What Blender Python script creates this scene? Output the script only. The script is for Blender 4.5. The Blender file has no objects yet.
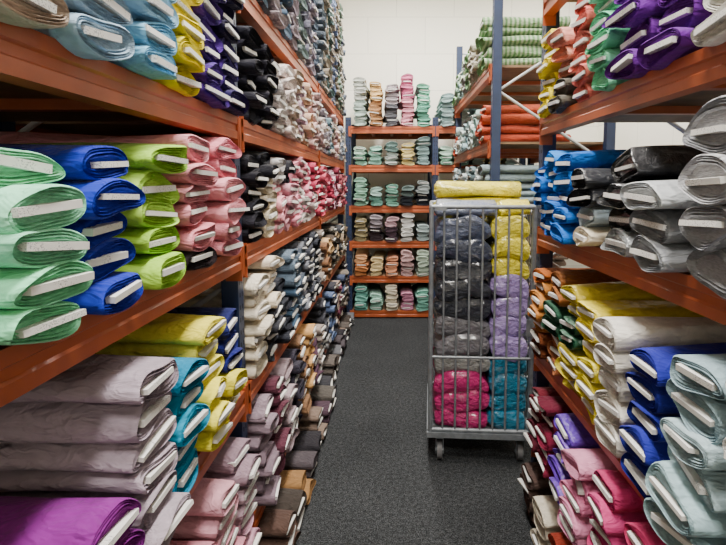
import bpy, math, random, colorsys
from mathutils import Vector, Matrix
random.seed(7)
R=random
# ------------------------------------------------------------ helpers
def lin(c):
    return tuple(((v/12.92) if v<=.04045 else ((v+.055)/1.055)**2.4) for v in c)
def hexc(h,sat=1.1,val=1.0):
    r,g,b=[int(h[i:i+2],16)/255 for i in (0,2,4)]
    H,S,V=colorsys.rgb_to_hsv(r,g,b)
    r,g,b=colorsys.hsv_to_rgb(H,min(1,S*sat),min(1,V*val))
    return lin((r,g,b))
class Acc:
    def __init__(s): s.v=[];s.f=[];s.m=[];s.c=[];s.sm=[];s.mats=[]
    def mi(s,mat):
        if mat not in s.mats: s.mats.append(mat)
        return s.mats.index(mat)
    def add(s,vs,fs,mat,col=(.5,.5,.5),smooth=False):
        o=len(s.v); s.v+=vs; s.c+=[col]*len(vs); k=s.mi(mat)
        for f in fs:
            s.f.append([i+o for i in f]); s.m.append(k); s.sm.append(smooth)
    def build(s,name):
        me=bpy.data.meshes.new(name); me.from_pydata([tuple(v) for v in s.v],[],s.f)
        for m in s.mats: me.materials.append(MATS[m])
        me.polygons.foreach_set('material_index',s.m)
        me.polygons.foreach_set('use_smooth',s.sm)
        at=me.color_attributes.new('Col','FLOAT_COLOR','POINT')
        flat=[]
        for c in s.c: flat+= [c[0],c[1],c[2],1.0]
        at.data.foreach_set('color',flat)
        me.update()
        ob=bpy.data.objects.new(name,me); bpy.context.scene.collection.objects.link(ob)
        return ob
def box(a,lo,hi,mat,col=(.5,.5,.5),M=None):
    vs=[Vector((x,y,z)) for x in (lo[0],hi[0]) for y in (lo[1],hi[1]) for z in (lo[2],hi[2])]
    if M: vs=[M@v for v in vs]
    a.add(vs,[(0,1,3,2),(4,6,7,5),(0,4,5,1),(2,3,7,6),(0,2,6,4),(1,5,7,3)],mat,col)
def tube(a,p0,p1,r,mat,n=10,M=None,col=(.5,.5,.5)):
    p0=Vector(p0);p1=Vector(p1)
    if M: p0=M@p0;p1=M@p1
    d=(p1-p0).normalized(); t=Vector((0,0,1)) if abs(d.z)<.9 else Vector((1,0,0))
    x=d.cross(t).normalized(); y=d.cross(x)
    vs=[]
    for p in (p0,p1):
        for i in range(n):
            t=2*math.pi*i/n; vs.append(p+x*r*math.cos(t)+y*r*math.sin(t))
    fs=[(i,(i+1)%n,n+(i+1)%n,n+i) for i in range(n)]
    a.add(vs,fs,mat,col,True)
    a.add(list(vs),[tuple(range(n))[::-1],tuple(range(n,2*n))],mat,col)
# ------------------------------------------------------------ materials
MATS={}
def newmat(name):
    m=bpy.data.materials.new(name); m.use_nodes=True; MATS[name]=m
    nt=m.node_tree; return m,nt,nt.nodes['Principled BSDF']
def N(nt,t,**k):
    n=nt.nodes.new(t)
    for a,b in k.items(): setattr(n,a,b)
    return n
def noise(nt,scale,detail=3,vec=None,rough=.5,dist=0):
    n=N(nt,'ShaderNodeTexNoise'); n.inputs['Scale'].default_value=scale; n.inputs['Detail'].default_value=detail
    n.inputs['Roughness'].default_value=rough; n.inputs['Distortion'].default_value=dist
    if vec: nt.links.new(vec,n.inputs['Vector'])
    return n
def objvec(nt,scale=(1,1,1)):
    tc=N(nt,'ShaderNodeTexCoord'); mp=N(nt,'ShaderNodeMapping'); mp.inputs['Scale'].default_value=scale
    nt.links.new(tc.outputs['Object'],mp.inputs['Vector']); return mp.outputs['Vector']
def bump(nt,h,strength,dist,bsdf,prev=None):
    b=N(nt,'ShaderNodeBump'); b.inputs['Strength'].default_value=strength; b.inputs['Distance'].default_value=dist
    nt.links.new(h,b.inputs['Height'])
    if prev: nt.links.new(prev,b.inputs['Normal'])
    nt.links.new(b.outputs['Normal'],bsdf.inputs['Normal']); return b.outputs['Normal']
def mixc(nt,fac,A,B,blend='MIX'):
    m=N(nt,'ShaderNodeMix',data_type='RGBA',blend_type=blend)
    for s,v in ((m.inputs[0],fac),(m.inputs[6],A),(m.inputs[7],B)):
        if isinstance(v,bpy.types.NodeSocket): nt.links.new(v,s)
        else: s.default_value=v if not isinstance(v,tuple) else (*v,1)
    return m.outputs[2]
def ramp(nt,src,stops):
    r=N(nt,'ShaderNodeValToRGB'); nt.links.new(src,r.inputs[0]); e=r.color_ramp.elements
    while len(e)<len(stops): e.new(.5)
    for i,(p,c) in enumerate(stops):
        e[i].position=p; e[i].color=(*c,1) if isinstance(c,tuple) else (c,c,c,1)
    return r.outputs[0]
def fabric(name,kind):
    m,nt,b=newmat(name)
    at=N(nt,'ShaderNodeAttribute',attribute_name='Col'); col=at.outputs['Color']
    v=objvec(nt)
    if kind in('plain','satin'):
        n=noise(nt,35,4); nt.links.new(v,n.inputs['Vector'])
        f=ramp(nt,n.outputs[0],[(.3,.88),(.7,1.06)])
        col=mixc(nt,1.0,col,f,'MULTIPLY')
    if kind=='print':
        vo=N(nt,'ShaderNodeTexVoronoi'); vo.inputs['Scale'].default_value=42; nt.links.new(v,vo.inputs['Vector'])
        f=ramp(nt,vo.outputs['Distance'],[(.20,.65),(.32,0.0)])
        n=noise(nt,24,3,v)
        f2=ramp(nt,n.outputs[0],[(.52,0.0),(.56,1.0)])
        col2=mixc(nt,f,col,(.46,.44,.40))
        col=mixc(nt,f2,col2,mixc(nt,.55,col,(.03,.03,.04)))
    if kind=='stripe':
        s=N(nt,'ShaderNodeTexWave',wave_type='BANDS',bands_direction='X'); s.inputs['Scale'].default_value=9; nt.links.new(v,s.inputs['Vector'])
        s.inputs['Distortion'].default_value=1.5
        col=mixc(nt,ramp(nt,s.outputs[0],[(.4,0.0),(.6,.55)]),col,(.55,.6,.45))
    nt.links.new(col,b.inputs['Base Color'])
    w=noise(nt,6,3,objvec(nt,(1,1.4,3)),.5,.8)
    p=bump(nt,w.outputs[0],.6,.05,b)
    w3=noise(nt,11,2,objvec(nt,(1,1,2.4)),.5,1.2)
    rd=ramp(nt,w3.outputs[0],[(.40,0.0),(.5,1.0),(.60,0.0)])
    p=bump(nt,rd,.28,.013,b,p)
    if kind!='satin':
        w2=noise(nt,900,1,v); p=bump(nt,w2.outputs[0],.15,.001,b,p)
    b.inputs['Roughness'].default_value=.92 if kind!='satin' else .42
    b.inputs['Sheen Weight'].default_value=.06
    b.inputs['Specular IOR Level'].default_value=.12 if kind!='satin' else .4
fabric('fabric_plain','plain'); fabric('fabric_print','print'); fabric('fabric_stripe','stripe'); fabric('fabric_satin','satin')
m,nt,b=newmat('fabric_layers')
at=N(nt,'ShaderNodeAttribute',attribute_name='Col')
n=noise(nt,60,3,objvec(nt,(1,1,5)))
nt.links.new(mixc(nt,1.0,at.outputs['Color'],ramp(nt,n.outputs[0],[(.35,.78),(.6,1.04)]),'MULTIPLY'),b.inputs['Base Color'])
bump(nt,n.outputs[0],.5,.008,b); b.inputs['Roughness'].default_value=.9
b.inputs['Specular IOR Level'].default_value=.12
m,nt,b=newmat('wrapped_fabric')
at=N(nt,'ShaderNodeAttribute',attribute_name='Col')
n=noise(nt,14,6,objvec(nt,(1,.6,1.6)),.62,.6)
nt.links.new(mixc(nt,ramp(nt,n.outputs[0],[(.58,0.0),(.75,.25)]),at.outputs['Color'],(.7,.7,.72)),b.inputs['Base Color'])
bump(nt,n.outputs[0],1.0,.05,b); b.inputs['Roughness'].default_value=.5
b.inputs['Coat Weight'].default_value=.8; b.inputs['Coat Roughness'].default_value=.15
def tagmat(name,printed):
    m,nt,b=newmat(name)
    b.inputs['Roughness'].default_value=.6
    if printed:
        n=noise(nt,1,2,objvec(nt,(260,260,420))); n2=noise(nt,9,1,objvec(nt))
        f=ramp(nt,n.outputs[0],[(.56,0.0),(.61,.6)])
        f2=mixc(nt,1.0,f,ramp(nt,n2.outputs[0],[(.49,0.0),(.53,1.0)]),'MULTIPLY')
        nt.links.new(mixc(nt,f2,(.76,.75,.72),(.12,.12,.15)),b.inputs['Base Color'])
    else: b.inputs['Base Color'].default_value=(.62,.61,.58,1)
tagmat('label_card',True); tagmat('card_edge',False)
def simple(name,col,rough=.5,metal=0,nscale=None,namt=.15,bs=0):
    m,nt,b=newmat(name)
    b.inputs['Roughness'].default_value=rough; b.inputs['Metallic'].default_value=metal
    if nscale:
        n=noise(nt,nscale,5,objvec(nt))
        nt.links.new(mixc(nt,ramp(nt,n.outputs[0],[(.3,0.0),(.7,1.0)]),tuple(c*(1-namt) for c in col),tuple(min(1,c*(1+namt)) for c in col)),b.inputs['Base Color'])
        if bs: bump(nt,n.outputs[0],bs,.01,b)
    else: b.inputs['Base Color'].default_value=(*col,1)
simple('orange_paint',hexc('a8522c',1.0),.4,0,7,.18)
simple('navy_paint',hexc('22304e',1.0),.45,0,10,.2)
simple('hole_black',(.004,.004,.005),.8)
simple('deck_board',hexc('7a6048',1.0),.7,0,12,.2)
simple('galvanised',hexc('7c8186',1.0),.42,.35,30,.2)
simple('rubber',hexc('6a6a6c',1.0),.7,0,20,.2)
simple('white_paint',hexc('e6e5df',1.0),.6,0,5,.06)
simple('white_brace',hexc('b9bcc0',1.0),.45,.3,10,.1)
# carpet
m,nt,b=newmat('carpet')
n=noise(nt,150,3,objvec(nt),.75); n2=noise(nt,45,3,objvec(nt)); n3=noise(nt,2.5,2,objvec(nt))
c=mixc(nt,ramp(nt,n.outputs[0],[(.42,0.0),(.66,1.0)]),hexc('17191b'),hexc('585a5c',1.0))
c=mixc(nt,1.0,c,ramp(nt,n2.outputs[0],[(.35,.55),(.65,1.12)]),'MULTIPLY')
c=mixc(nt,1.0,c,ramp(nt,n3.outputs[0],[(.3,.85),(.7,1.08)]),'MULTIPLY')
nt.links.new(c,b.inputs['Base Color']); b.inputs['Roughness'].default_value=.95
b.inputs['Specular IOR Level'].default_value=.12
bump(nt,n.outputs[0],.6,.006,b)
# block wall
m,nt,b=newmat('block_wall')
tc=N(nt,'ShaderNodeTexCoord'); sp=N(nt,'ShaderNodeSeparateXYZ'); nt.links.new(tc.outputs['Object'],sp.inputs[0])
ad=N(nt,'ShaderNodeMath',operation='ADD'); nt.links.new(sp.outputs[0],ad.inputs[0]); nt.links.new(sp.outputs[1],ad.inputs[1])
cb=N(nt,'ShaderNodeCombineXYZ'); nt.links.new(ad.outputs[0],cb.inputs[0]); nt.links.new(sp.outputs[2],cb.inputs[1])
br=N(nt,'ShaderNodeTexBrick'); nt.links.new(cb.outputs[0],br.inputs['Vector'])
br.inputs['Scale'].default_value=1; br.inputs['Brick Width'].default_value=.8; br.inputs['Row Height'].default_value=.5
br.inputs['Mortar Size'].default_value=.006
br.inputs['Color1'].default_value=(*hexc('efece0',1),1); br.inputs['Color2'].default_value=(*hexc('ebe8dc',1),1); br.inputs['Mortar'].default_value=(*hexc('d8d5ca',1),1)
nt.links.new(br.outputs['Color'],b.inputs['Base Color']); b.inputs['Roughness'].default_value=.75
m,nt,b=newmat('lamp_tube'); b.inputs['Emission Color'].default_value=(1,.97,.9,1); b.inputs['Emission Strength'].default_value=6
# ------------------------------------------------------------ bolt
def bolt(a,O,d,col,w=.2,t=.06,L=.68,detail=2,mat='fabric_plain',roll=0,tag=True,ne=2.35,closed=False):
    d=Vector(d).normalized(); up0=Vector((0,0,1)); s0=d.cross(up0).normalized()
    cr,sr=math.cos(roll),math.sin(roll)
    s=s0*cr+up0*sr; up=up0*cr-s0*sr
    n={2:28,1:16,0:12}[detail]
    if closed: n=36
    A=w/2;B=t/2*1.04
    ph=[R.uniform(0,6.28) for _ in range(6)]; asy=R.uniform(-.25,.25); droop=R.uniform(.0,.010)
    rag=0 if closed else R.uniform(.004,.018)
    us={2:[0,.004,.018,.06,.13,.22,.34,.5,.75,1],1:[0,.02,.15,.5,1],0:[0,.03,.5,1]}[detail]
    def ragf(th): return -rag*max(0,math.sin(th+ph[5]))**2-.25*rag*math.sin(3*th+ph[4])
    def prof(th,ins,u):
        c,q=math.cos(th),math.sin(th)
        aa=max(A-ins,.003);bb=max(B-ins,.0015)
        x=aa*math.copysign(abs(c)**(2/ne),c); z=bb*math.copysign(abs(q)**(2/ne),q)
        z*=1+asy*(x/A)
        k=1+.035*math.sin(2*th+ph[0]+5*u)+.03*math.sin(3*th+ph[1]-7*u)
        if z>0: z*=1+.12*math.sin(ph[2]+9*u*L+x*14)
        z+=.18*B*math.sin(ph[3]+x*16)
        z+=.09*B*math.sin(ph[4]+x*38+u*6)
        z-=droop*(1-u)**5+.14*B*(x/A)**2
        return x*k,z
    vs=[];fs=[]
    scal=[.004,.0008]+[0]*20
    if closed: scal=[.014,.006,.001]+[0]*20
    rw=[1,1,.9,.5]+[0]*10
    if detail<2: rw=[1,.6]+[0]*10
    for i,u in enumerate(us):
        for j in range(n):
            th=2*math.pi*j/n
            x,z=prof(th,scal[i],u)
            vs.append(O+d*(u*L+ragf(th)*rw[i])+s*x+up*z)
    for i in range(len(us)-1):
        for j in range(n):
            k=(j+1)%n; fs.append((i*n+j,i*n+k,(i+1)*n+k,(i+1)*n+j))
    fs.append(tuple((len(us)-1)*n+j for j in range(n)))
    a.add(vs,fs,mat,col,True)
    if closed: rings=[(.014,0),(.022,-.006),(.030,-.009),(.038,-.010)]
    elif detail==2: rings=[(.004,0),(.006,.007),(.0085,-.001),(.0115,.006),(.014,-.002),(.0175,.007),(.0205,.0),(.0245,.009)]
    elif detail==1: rings=[(.004,0),(.008,.006),(.013,-.001),(.02,.007)]
    else: rings=[(.004,0),(.014,.004)]
    vs=[];fs=[]
    for ri,(ins,dx) in enumerate(rings):
        ins2=min(ins,B*.85)
        jx=R.uniform(-.001,.002) if dx!=0 else 0
        rk=[1,.8,.6,.45,.3,.2,.1,0][ri]
        for j in range(n):
            th=2*math.pi*j/n
            x,z=prof(th,ins2,0)
            cr_=(.004*math.sin(th*5+ph[0])+.003*math.sin(th*9+ph[2])) if closed and dx else 0
            vs.append(O+d*(dx+jx+cr_+ragf(th)*rk+(R.uniform(-.0008,.0008) if dx else 0))+s*x+up*z)
    for i in range(len(rings)-1):
        for j in range(n):
            k=(j+1)%n; fs.append(((i+1)*n+j,(i+1)*n+k,i*n+k,i*n+j))
    fs.append(tuple((len(rings)-1)*n+j for j in range(n))[::-1])
    dk=tuple(c*.92 for c in col)
    a.add(vs,fs,'fabric_layers' if mat!='wrapped_fabric' else mat,dk if not closed else col,detail<2 or closed)
    if tag:
        M=Matrix(((s.x,d.x,up.x,O.x),(s.y,d.y,up.y,O.y),(s.z,d.z,up.z,O.z),(0,0,0,1)))
        tw=w*R.uniform(.29,.40); tt=R.uniform(.0052,.0078) if detail==2 else .0047
        off=R.uniform(-.016,.016); rt=Matrix.Rotation(R.gauss(0,.05),4,'Y')@Matrix.Rotation(R.gauss(0,.05),4,'Z')@Matrix.Rotation(R.gauss(0,.10),4,'X')
        box(a,(off-tw,-.006-R.uniform(0,.006),-tt-droop),(off+tw,.02,tt-droop),'label_card' if detail==2 else 'card_edge',(.8,.8,.8),M@rt)
def jit(c,amt=.06):
    k=1+R.uniform(-amt,amt); return tuple(max(0,min(1,v*k)) for v in c)
LX=-.60; RX=.75; BY=6.5
LLV=[.30,.88,1.45,1.95,2.48]
RLV=[.38,.85,1.47,2.02,2.60]
BLV=[.10,.54,.98,1.42,1.92,2.39]
def fill_stack(a,face,axis,pos,z,cols,n,w=.2,t=.066,detail=2,mat='fabric_plain',L=.7,over=0,tag=.95,messy=1.0,ne=2.35,closed=False):
    zz=z
    lv={'L':LLV,'R':RLV,'B':BLV}[axis]
    lim=min([q for q in lv if q>z+.05]+[99])-.088
    for i in range(n):
        tt=t*R.uniform(.86,1.12)
        if zz+tt>lim: break
        c=cols[min(i*len(cols)//n,len(cols)-1)]
        c=jit(c)
        ov=over+R.uniform(-.024,.026)*messy; yw=R.uniform(-.06,.06)*messy; py=pos+R.uniform(-.011,.011)*messy
        if axis=='L': O=Vector((face+ov,py,zz+tt/2)); d=(-1,yw,0)
        elif axis=='R': O=Vector((face-ov,py,zz+tt/2)); d=(1,yw,0)
        else: O=Vector((py,face-ov,zz+tt/2)); d=(yw,1,0)
        tg=tag if isinstance(tag,bool) else (R.random()<tag)
        bolt(a,O,d,c,w*R.uniform(.93,1.05),tt*1.0,L*R.uniform(.94,1.03),detail,mat,R.uniform(-.07,.07)*messy,tg,ne,closed)
        zz+=tt*.96
    return zz
def stack(axis,pos,z,cols,n,**k):
    a=Acc(); face={'L':LX+.03,'R':RX-.03,'B':BY-.03}[axis]
    fill_stack(a,face,axis,pos,z+.002,[hexc(c) for c in cols],n,**k)
    return a.build('fabric_bolt_stack')
def row(axis,p0,p1,z,pal,nr,detail=1,mat='fabric_plain',w=.2,t=.066,over=.0,L=.68,name='fabric_bolt_row',tag=.7):
    a=Acc(); face={'L':LX+.03,'R':RX-.03,'B':BY-.03}[axis]
    cnt=max(1,int((p1-p0)/(w+.012))); st=(p1-p0)/cnt
    for i in range(cnt):
        c=pal[i%len(pal)] if isinstance(pal,list) else pal
        cs=c.split('/'); mm=mat
        if cs[0].startswith('P'): mm='fabric_print'; cs[0]=cs[0][1:]
        if cs[0].startswith('S'): mm='fabric_stripe'; cs[0]=cs[0][1:]
        cols=[hexc(x) for x in cs]
        fill_stack(a,face,axis,p0+st*(i+.5),z+.002,cols,R.randint(*nr),w=w,t=t*R.uniform(.93,1.08),detail=detail,mat=mm,L=L,over=over,tag=tag)
    return a.build(name)
# ------------------------------------------------------------ racks
def profile_beam(a,axis,face,p0,p1,ztop,out):
    h=.085
    pr=[(0,0),(0,.028),(-.006,.033),(-.006,.052),(0,.057),(0,h),(-.016,h),(-.016,h-.02),(-.05,h-.02),(-.05,0)]
    n=len(pr); vs=[]
    for p in (p0,p1):
        for q,z in pr:
            if axis=='y': vs.append(Vector((face+out*q,p,ztop-h+z)))
            else: vs.append(Vector((p,face+out*q,ztop-h+z)))
    fs=[(i,(i+1)%n,n+(i+1)%n,n+i) for i in range(n)]+[tuple(range(n)),tuple(range(n,2*n))]
    a.add(vs,fs,'orange_paint')
def rack(name,axis,face,out,depth,posts,levels,H):
    a=Acc()
    def P(u,q,z):
        return Vector((face-out*q,u,z)) if axis=='y' else Vector((u,face-out*q,z))
    def bx(u0,u1,q0,q1,z0,z1,mat):
        A_=P(u0,q0,z0);B_=P(u1,q1,z1)
        box(a,[min(A_[i],B_[i]) for i in range(3)],[max(A_[i],B_[i]) for i in range(3)],mat)
    for u in posts:
        for q in (.004,depth-.07):
            bx(u-.035,u+.035,q,q+.004,0,H,'navy_paint')
            bx(u-.035,u-.031,q+.004,q+.066,0,H,'navy_paint')
            bx(u+.031,u+.035,q+.004,q+.066,0,H,'navy_paint')
            bx(u-.055,u+.055,q-.0,q+.09,0,.006,'navy_paint')
            z=.1
            while z<H-.05:
                if q<.1:
                    for du in (-.018,.012): bx(u+du,u+du+.008,q-.0008,q+.001,z,z+.018,'hole_black')
                z+=.05
        zz=.2;fl=0
        while zz<H-.6:
            q0,q1=(.05,depth-.05) if fl==0 else (depth-.05,.05)
            tube(a,P(u,q0,zz),P(u,q1,zz+.55),.012,'white_brace',6); zz+=.55; fl=1-fl
        tube(a,P(u,.05,.15),P(u,depth-.05,.15),.012,'white_brace',6)
        tube(a,P(u,.05,H-.08),P(u,depth-.05,H-.08),.012,'white_brace',6)
    for i in range(len(posts)-1):
        u0,u1=posts[i]+.036,posts[i+1]-.036
        for z in levels:
            profile_beam(a,axis,face+out*.012,u0-.0,u1+.0,z,out)
            profile_beam(a,axis,face-out*(depth+.0),u0,u1,z,-out)
            for e,sg in ((u0,1),(u1,-1)):
                bx(min(e,e+sg*.004),max(e,e+sg*.004),-.014,.05,z-.13,z+.01,'orange_paint')
                bx(min(e-sg*.03,e),max(e-sg*.03,e),-.006,.003,z-.12,z-.0,'orange_paint')
            nb=4; 
            for k in range(nb):
                a0=u0+(u1-u0)*k/nb+.002;a1=u0+(u1-u0)*(k+1)/nb-.002
                bx(a0,a1,.008,depth-.02,z-.019,z-.001,'deck_board')
            for k in range(3):
                uc=u0+(u1-u0)*(k+1)/4
                bx(uc-.02,uc+.02,.04,depth-.04,z-.05,z-.02,'orange_paint')
    return a.build(name)
rack('shelving_rack','y',LX,1,.95,[-.15,2.05,4.22,6.38],LLV,3.3)
rack('shelving_rack','y',RX,-1,.95,[.40-.0,2.70],RLV,3.3)
rack('shelving_rack','y',RX,-1,.95,[4.08,6.38],RLV,3.3)
rack('shelving_rack','x',BY,-1,.9,[-.55,.52,1.6],BLV,2.5)
# ------------------------------------------------------------ LEFT near bay
A_,B_,C_,D_,E_=LLV[3],LLV[2],LLV[1],LLV[0],LLV[4]
stack('L',.60,A_,['b9bcc0'],6); stack('L',.81,A_,['b8a89a','c2b4ae','a9b2ba'],6,over=.01)
stack('L',1.03,A_,['a5bdd0','e2c0ce','b3cbdc'],6,over=.02); stack('L',1.25,A_,['8ac2e2','a4cbe2','8abfe0'],6,over=.01)
stack('L',1.47,A_,['e8da3c','efe05a'],6,over=.01); stack('L',1.69,A_,['4a2f7c','5c3f90','3e2a6c'],7); stack('L',1.90,A_,['2d2450','24203c'],7)
stack('L',.41,B_,['79b8b0'],4); stack('L',.62,B_,['7fc4bc'],1,over=.03) 
stack('L',.835,B_,['94dfb4','a3e6c4','98dcb6'],5,t=.0655,w=.205,over=.01,tag=True)
stack('L',1.065,B_,['2a3aa8','3142b4','2636a0'],5,t=.066,over=.0,w=.205,tag=True)
stack('L',1.29,B_,['a4cf52','bbe46a','a8d458'],5,t=.073,over=.0,w=.205,tag=True)
stack('L',1.53,B_,['2a2326','d88e98','e39aa6','e8a6b0','e4a0aa','e6a4ae'],6,t=.0665,over=.01,w=.215)
stack('L',1.79,B_,['e096a2','e8a4ae','dc8c9a'],6,t=.0665,w=.23,over=.01)
stack('L',.68,C_,['4a1440'],2); stack('L',.90,C_,['6c2270','7c2c80'],3,over=.04,t=.07)
stack('L',1.15,C_,['a0949e','a89ba6','988c97'],6,t=.074,w=.215,over=.03,tag=True)
stack('L',1.37,C_,['1f86a8','2490b0','1b7c9e'],5,t=.072,over=.01)
stack('L',1.59,C_,['e0d654','e6dc5a','e9e06c','dfd558'],6,t=.070,over=.015)
stack('L',1.83,C_,['e0d654','23286a','20265a'],5,t=.068,over=.005)
for p,c in ((.7,['8a6a7a']),(.93,['4c2a46']),(1.16,['a8707e']),(1.39,['c78a98'])): stack('L',p,D_,c,5,detail=1,over=.03)
stack('L',1.62,D_,['b8808e','c898a4'],7,over=.03); stack('L',1.85,D_,['b890a0','a38c96','8d7883'],7,over=.03)
row('L',.5,1.98,E_,['8f8a86','P6a6e7a','c8c2b6','P4d5560','a0a4a8','P7a6a62'],(7,9))
# left bay 2/3
row('L',2.11,4.16,A_,['26262e','1f1e26','Pcfc8c6','Pd8ccc8','a8988c','Pb49aa6','c0a490','c8a8a4','Pb8a4a4'],(6,7),2,tag=.75)
row('L',2.11,4.16,B_,['24232a/1d1c22','d8ccb4/c8bca8/1e1e24','dc9ca6/b4b0b0','d8a4b0/26262c','e29cac/d890a0','c8c0bc/a06a72','d08898','c8b8b8/a8445c','b84c60','8a3448'],(6,7),2,tag=.8)
row('L',2.11,4.16,C_,['cfc6b4/e0d8c8','33343a/d8ccba','26282f','44586c/5c6a78','P46505c','6a6c74','P34363e','2f3138','8a8078'],(6,8),2,over=.01,tag=.8)
row('L',2.11,4.16,D_,['7a6a74/8a7a84','56323e','9a8a90','33303a','7a5e48','c09868','4a3442','988c86','3a3a40'],(6,8),2,over=.03,tag=.7)
row('L',1.5,1.98,.012,['5a4038','4a3a38'],(2,3),over=.09)
row('L',2.12,4.16,.012,['4a3a34','3a3430','8a6a48','4a4448','2c2a2e','7a6a60','4a3a44','54504c','38383c'],(2,3),over=.10,tag=.6)
row('L',4.28,6.32,.012,['5a5450','3a3430','606064','4a4448','2c2a2e','7a6a60'],(2,3),over=.07,tag=.5)
row('L',2.11,4.16,E_,['P6e6a76','P54606c','P8a8084','P4a5a6c','P7a7078','P606e6e','P6a6a78','P8c8490','P4a5564'],(13,17),tag=.4)
row('L',4.28,6.32,A_,['Pb8aca6','Pa09aa4','6a8088','P8a8078','c0a0a0','c9b8aa','P9aa0ac','7d8a96','b4a89c'],(5,7),tag=.5)
row('L',4.28,6.32,B_,['b05264','d08494','94344a','c8a0b0','6a2c3a','d8a0ac','7a4248','b87c80','944a58'],(5,7),tag=.5)
row('L',4.28,6.32,C_,['7a5a44','c8a880','4a4038','P5a5650','a89478','3a3c40','8a7a6a','b0a898','54483c'],(5,7),over=.01,tag=.5)
row('L',4.28,6.32,D_,['8a8a8c','5c6a88','3a3a40','9a8a80','7a4a5a','b8b0a4','4a5268','787068','403c40'],(5,8),over=.02,tag=.5)
row('L',4.28,6.32,E_,['P5a646e','P7c7468','P4c6060','P847c74','P5e6880','P6c6458','P5a6a60','P7a766e','P68707c'],(12,18),tag=.3)
# ------------------------------------------------------------ RIGHT near bay
a1,b1,c1,d1,e1=RLV[3],RLV[2],RLV[1],RLV[0],RLV[4]
stack('R',.72,a1,['cfcfca'],5,detail=1); stack('R',.95,a1,['cfd2cc','d8d8d2'],5,t=.08); stack('R',1.17,a1,['e0ded8','d6d4ce'],5,t=.08)
stack('R',1.41,a1,['642c86','6a2f8e','5c287a'],5,t=.085,w=.22,ne=2.15); stack('R',1.64,a1,['602a80','6e3294','6e3294','86dcb4'],5,t=.083,ne=2.15,w=.205)
stack('R',1.86,a1,['8fe0b8','7fd8ae','9ae6c4'],6,t=.07); stack('R',2.08,a1,['e08078','e48e82','d8766e'],6,t=.07)
stack('R',2.31,a1,['5a564e','dc9a84','e0a090'],5); stack('R',2.53,a1,['ecdc38','e2d03c'],6)
stack('R',.70,b1,['9a9aa0'],4,detail=1); stack('R',.92,b1,['b0b0b4'],4,detail=1,t=.08)
stack('R',1.15,b1,['9a9ba0','b2b3b7','a0a1a6'],4,w=.22,t=.1,mat='fabric_print',over=.03,messy=.6,ne=2.1)
stack('R',1.41,b1,['8c8f94','b5b9bd'],3,w=.22,t=.074,over=.04,ne=2.1,mat='fabric_satin')
stack('R',1.65,b1,['a9adb1','1a1b20','1c1d22','1a1b20'],4,w=.21,t=.092,mat='wrapped_fabric',ne=2.1,over=.02)
stack('R',1.88,b1,['e6dcc6','bccdd8','1a1b20','202228'],4,t=.078,over=.04,mat='fabric_satin')
stack('R',2.11,b1,['2a72c8','3080d4','2468b8'],5,t=.074,over=.03); stack('R',2.35,b1,['2870c8','3488d8'],6,t=.066); stack('R',2.55,b1,['2264b4','2870c4'],5,w=.17)
stack('R',.70,c1,['c8ccd0'],6,detail=1,over=.03); stack('R',.93,c1,['a4b8be','d9d9d6','e0dfdb'],7,over=.03,t=.072)
stack('R',1.16,c1,['9ab2b8','a6bac0','94aab2'],6,w=.215,t=.08,over=.05)
stack('R',1.40,c1,['2f3490','2a3084','34389a'],5,t=.08,over=.03,ne=2.2)
stack('R',1.63,c1,['e4e0d8','e8e4dc','dedad2'],5,t=.088,over=.03,ne=2.15)
stack('R',1.86,c1,['e6d63e','ead84c'],6,t=.076,over=.01,mat='fabric_satin'); stack('R',2.08,c1,['d0c04a','24523c','ead850'],7,t=.066,mat='fabric_satin')
stack('R',2.31,c1,['b07450','2a4a3a','9a643a'],7); stack('R',2.54,c1,['6a3c24','b07840','be8448','9a5828'],7,t=.066,over=.01)
stack('R',1.16,d1,['8a4a6a'],5,detail=1); stack('R',1.39,d1,['b8406a'],5,over=.04)
stack('R',1.62,d1,['c04878','c44e82','b03e6a'],5,t=.074,over=.05); stack('R',1.86,d1,['d08aa8','cc7c9c','d494b0'],5,t=.072,over=.05)
stack('R',2.09,d1,['6a44ac','764eb4','6040a0'],5,t=.07,over=.03,mat='fabric_satin'); stack('R',2.32,d1,['7a2840','5a1c2e'],5,over=.02); stack('R',2.54,d1,['4a1a26','64222e'],5,over=.02)
row('R',.5,2.64,e1,['8a8a88','c8c4bc','6a7a80','b0a8a0'],(7,9))
row('R',1.6,2.64,.012,['b8b0a0','8a3a2c','c8c0b0','4a3c38','a05030'],(4,4),over=.04)
# far right rack
row('R',4.14,6.32,e1,['S6c8c64','S7ea078','P9a9484','Pa4a090','S6e8c68','P8a8a86','b4c0a8','8aa0a0','7c9080'],(4,5),2,t=.075,tag=.3)
row('R',4.14,6.32,a1,['a8503e/b85e48','b05a46','9ab0ac','c8d0cc','a8b8b8','8aa0a4','b8c4c0','d0d0c8','98a8a8'],(3,4),2,t=.075,tag=.3)
row('R',4.14,6.32,b1,['8a9aa0','b0b8b8','c8c8c0','6a7a80'],(5,6),1)
row('R',4.14,6.32,c1,['8a7a70','b0a8a0','606870','a89080'],(6,7),1)
row('R',4.14,6.32,d1,['707880','9a8a80','404850','b0a090'],(5,6),1)
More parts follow.
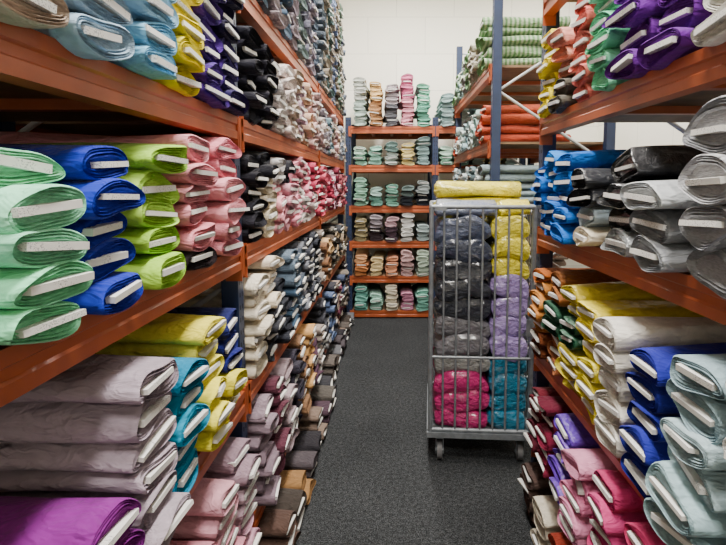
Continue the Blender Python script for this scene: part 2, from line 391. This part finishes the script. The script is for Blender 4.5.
# ------------------------------------------------------------ BACK rack
kb=dict(w=.158,t=.06,tag=.25)
row('B',-.50,.47,BLV[5],['a8b8b0/c0c4bc','b48c68/d0b080','6a6a70/a8a0a4','e0a0b0/c87a98','74b09c/8ac8b0','b4c4bc/d890a8'],(9,11),**kb)
row('B',.56,1.55,BLV[5],['9ab0b0','b8c0b8','8aa0a8','c0a890'],(5,8),**kb)
pals=[['8ab4a0/b8d4c4','9ac8b8','a8b4ae/7a9490','dccc90','90a8a8','c8a0b0'],['94bca8','6a9488/a8c4bc','7aa898','24262c/6a7a78','2c2e34/8c9494','8cb4a8'],
['9a8f70','3a3034/a8a0a8','4a3c44/c8a8b0','d8d8d4','a8b8b8','dcdcd8'],['c08458/d8a880','e0ccA0','dca080','c8a8a8','b8c8b8','b0a090'],['7ab0a4','a8d0c0','e0d8c4','c890a8','8ac0b0','b8c8c8']]
for i,p in enumerate(reversed(pals)):
    row('B',-.50,.47,BLV[i],p,(4,6),**kb); row('B',.56,1.55,BLV[i],p,(4,5),**kb)
# ------------------------------------------------------------ CAGE TROLLEY
cage=bpy.data.objects.new('roll_cage_trolley',None); bpy.context.scene.collection.objects.link(cage)
cage.location=(.226,3.07,0); cage.rotation_euler=(0,0,math.radians(-4))
W,Dp=.60,.74; z0,z1=.205,1.56
a=Acc(); r=.015; g='galvanised'
for x in (0,W):
    for y in (0,Dp): tube(a,(x,y,z0-.02),(x,y,z1),r,g,10)
for z in (z0,z1):
    for y in (0,Dp): tube(a,(0,y,z),(W,y,z),r*.9,g)
    for x in (0,W): tube(a,(x,0,z),(x,Dp,z),r*.9,g)
for z in (.66,1.11):
    for x in (0,W): tube(a,(x,0,z),(x,Dp,z),.008,g,8)
    tube(a,(0,Dp,z),(W,Dp,z),.008,g,8)
ob=a.build('cage_frame'); ob.parent=cage
a=Acc()
nb=8
for i in range(1,nb):
    x=W*i/nb
    tube(a,(x,-.004,z0),(x,-.004,z1),.0065,g,8); tube(a,(x,Dp,z0),(x,Dp,z1),.005,g,8)
for i in range(1,9):
    y=Dp*i/9
    for x in (0,W): tube(a,(x,y,z0),(x,y,z1),.005,g,8)
tube(a,(0,-.004,.66),(W,-.004,.66),.009,g,8)
box(a,(.02,-.02,z1-.02),(.09,-.012,z1+.004),g); box(a,(W-.04,-.02,.80),(W-.01,-.01,.90),g)
ob=a.build('cage_bars'); ob.parent=cage
a=Acc(); box(a,(-.02,-.02,z0-.045),(W+.02,.02,z0-.012),g); box(a,(-.02,Dp-.02,z0-.045),(W+.02,Dp+.02,z0-.012),g)
box(a,(-.02,0,z0-.045),(.02,Dp,z0-.012),g);box(a,(W-.02,0,z0-.045),(W+.02,Dp,z0-.012),g)
for i in range(12): 
    y=.03+(Dp-.06)*i/11; box(a,(.02,y-.012,z0-.03),(W-.02,y+.012,z0-.012),g)
ob=a.build('cage_base'); ob.parent=cage
a=Acc()
for x,y in ((.06,.03),(W-.05,.05),(.05,Dp-.06),(W-.05,Dp-.06)):
    box(a,(x-.035,y-.035,z0-.05),(x+.035,y+.035,z0-.044),g)
    tube(a,(x,y,z0-.065),(x,y,z0-.045),.022,g)
    box(a,(x-.024,y-.02,.045),(x-.020,y+.03,z0-.06),g); box(a,(x+.020,y-.02,.045),(x+.024,y+.03,z0-.06),g)
    box(a,(x-.024,y-.02,z0-.066),(x+.024,y+.03,z0-.06),g)
    tube(a,(x-.016,y+.01,.057),(x+.016,y+.01,.057),.056,'rubber',24); tube(a,(x-.027,y+.01,.057),(x+.027,y+.01,.057),.012,g,10)
ob=a.build('casters'); ob.parent=cage
a=Acc()
def col_(x,w,seq,t):
    z=z0-.008
    for c,n in seq:
        for i in range(n):
            tt=t*R.uniform(.92,1.08)
            bolt(a,Vector((x+R.uniform(-.006,.006),.05+R.uniform(-.014,.012),z+tt/2)),(R.uniform(-.02,.02),1,0),jit(hexc(c),.08),w,tt*1.14,.62,2,'wrapped_fabric',R.uniform(-.04,.04),False,2.9,True)
            z+=tt*.97
    return z
zl=col_(.19,.335,[('c42878',3),('9a9a98',1),('6a686d',2),('20242f',3),('2c3448',1),('454e66',1)],.124)
zr=col_(.47,.225,[('1c7896',4),('a690c8',4),('e4d63c',3)],.124)
zt=max(zl,zr)
bolt(a,Vector((.03,.20,zt+.05)),(1,0,0),hexc('78829a'),.27,.085,.36,2,'wrapped_fabric',0,False,2.5,True)
bolt(a,Vector((.41,.20,zt+.05)),(1,.02,0),hexc('e8da3c'),.27,.09,.17,2,'wrapped_fabric',0,False,2.5,True)
bolt(a,Vector((.03,.50,zt+.055)),(1,0,0),hexc('e8da3c'),.27,.11,.55,2,'wrapped_fabric',0,False,2.5,True)
bolt(a,Vector((.03,.50,zt+.155)),(1,0,0),hexc('e8da3c'),.27,.10,.55,2,'wrapped_fabric',0,False,2.5,True)
ob=a.build('wrapped_fabric_bolts'); ob.parent=cage
# ------------------------------------------------------------ ROOM
X0,X1,Y0,Y1,H=-1.75,2.9,-3,7.55,4.5
def wall(name,lo,hi,mat):
    a=Acc(); box(a,lo,hi,mat); return a.build(name)
wall('floor',(X0-.1,Y0-.1,-.1),(X1+.1,Y1+.1,0),'carpet')
wall('ceiling',(X0-.1,Y0-.1,H),(X1+.1,Y1+.1,H+.1),'white_paint')
wall('wall_back',(X0,Y1,0),(X1,Y1+.1,H),'block_wall')
wall('wall_front',(X0,Y0-.1,0),(X1,Y0,H),'block_wall')
wall('wall_left',(X0-.1,Y0-.1,0),(X0,Y1+.1,H),'block_wall')
wall('wall_right',(X1,Y0-.1,0),(X1+.1,Y1+.1,H),'block_wall')
wall('baseboard_back',(X0,Y1-.012,0),(X1,Y1,.1),'navy_paint')
for x,y,p in ((.1,-1.2,130),(.1,1.0,130),(.1,3.2,135),(.1,5.6,220),(2.0,3.4,60),(2.0,6.2,60)):
    a=Acc(); box(a,(x-.14,y-.62,H-.06),(x+.14,y+.62,H),'white_paint')
    for dx in (-.06,.06): tube(a,(x+dx,y-.58,H-.08),(x+dx,y+.58,H-.08),.013,'lamp_tube',10)
    a.build('ceiling_light')
    l=bpy.data.lights.new('fluorescent_light','AREA'); l.shape='RECTANGLE'; l.size=.3; l.size_y=1.2; l.energy=p; l.color=(1,.95,.88)
    o=bpy.data.objects.new('fluorescent_light',l); o.location=(x,y,H-.11); bpy.context.scene.collection.objects.link(o)
w=bpy.data.worlds.new('world'); bpy.context.scene.world=w; w.use_nodes=True
w.node_tree.nodes['Background'].inputs[0].default_value=(.8,.85,.9,1); w.node_tree.nodes['Background'].inputs[1].default_value=.3
# ------------------------------------------------------------ CAMERA
F=524; pitch=5.5
cd=bpy.data.cameras.new('camera'); cd.sensor_width=36; cd.lens=36*F/726
cd.shift_x=-(393-363)/726
cd.shift_y=-((272.5-183)-F*math.tan(math.radians(pitch)))/726
cd.clip_start=.02
cam=bpy.data.objects.new('camera',cd); cam.location=(0,0,1.70); cam.rotation_euler=(math.radians(90-pitch),0,0)
bpy.context.scene.collection.objects.link(cam); bpy.context.scene.camera=cam
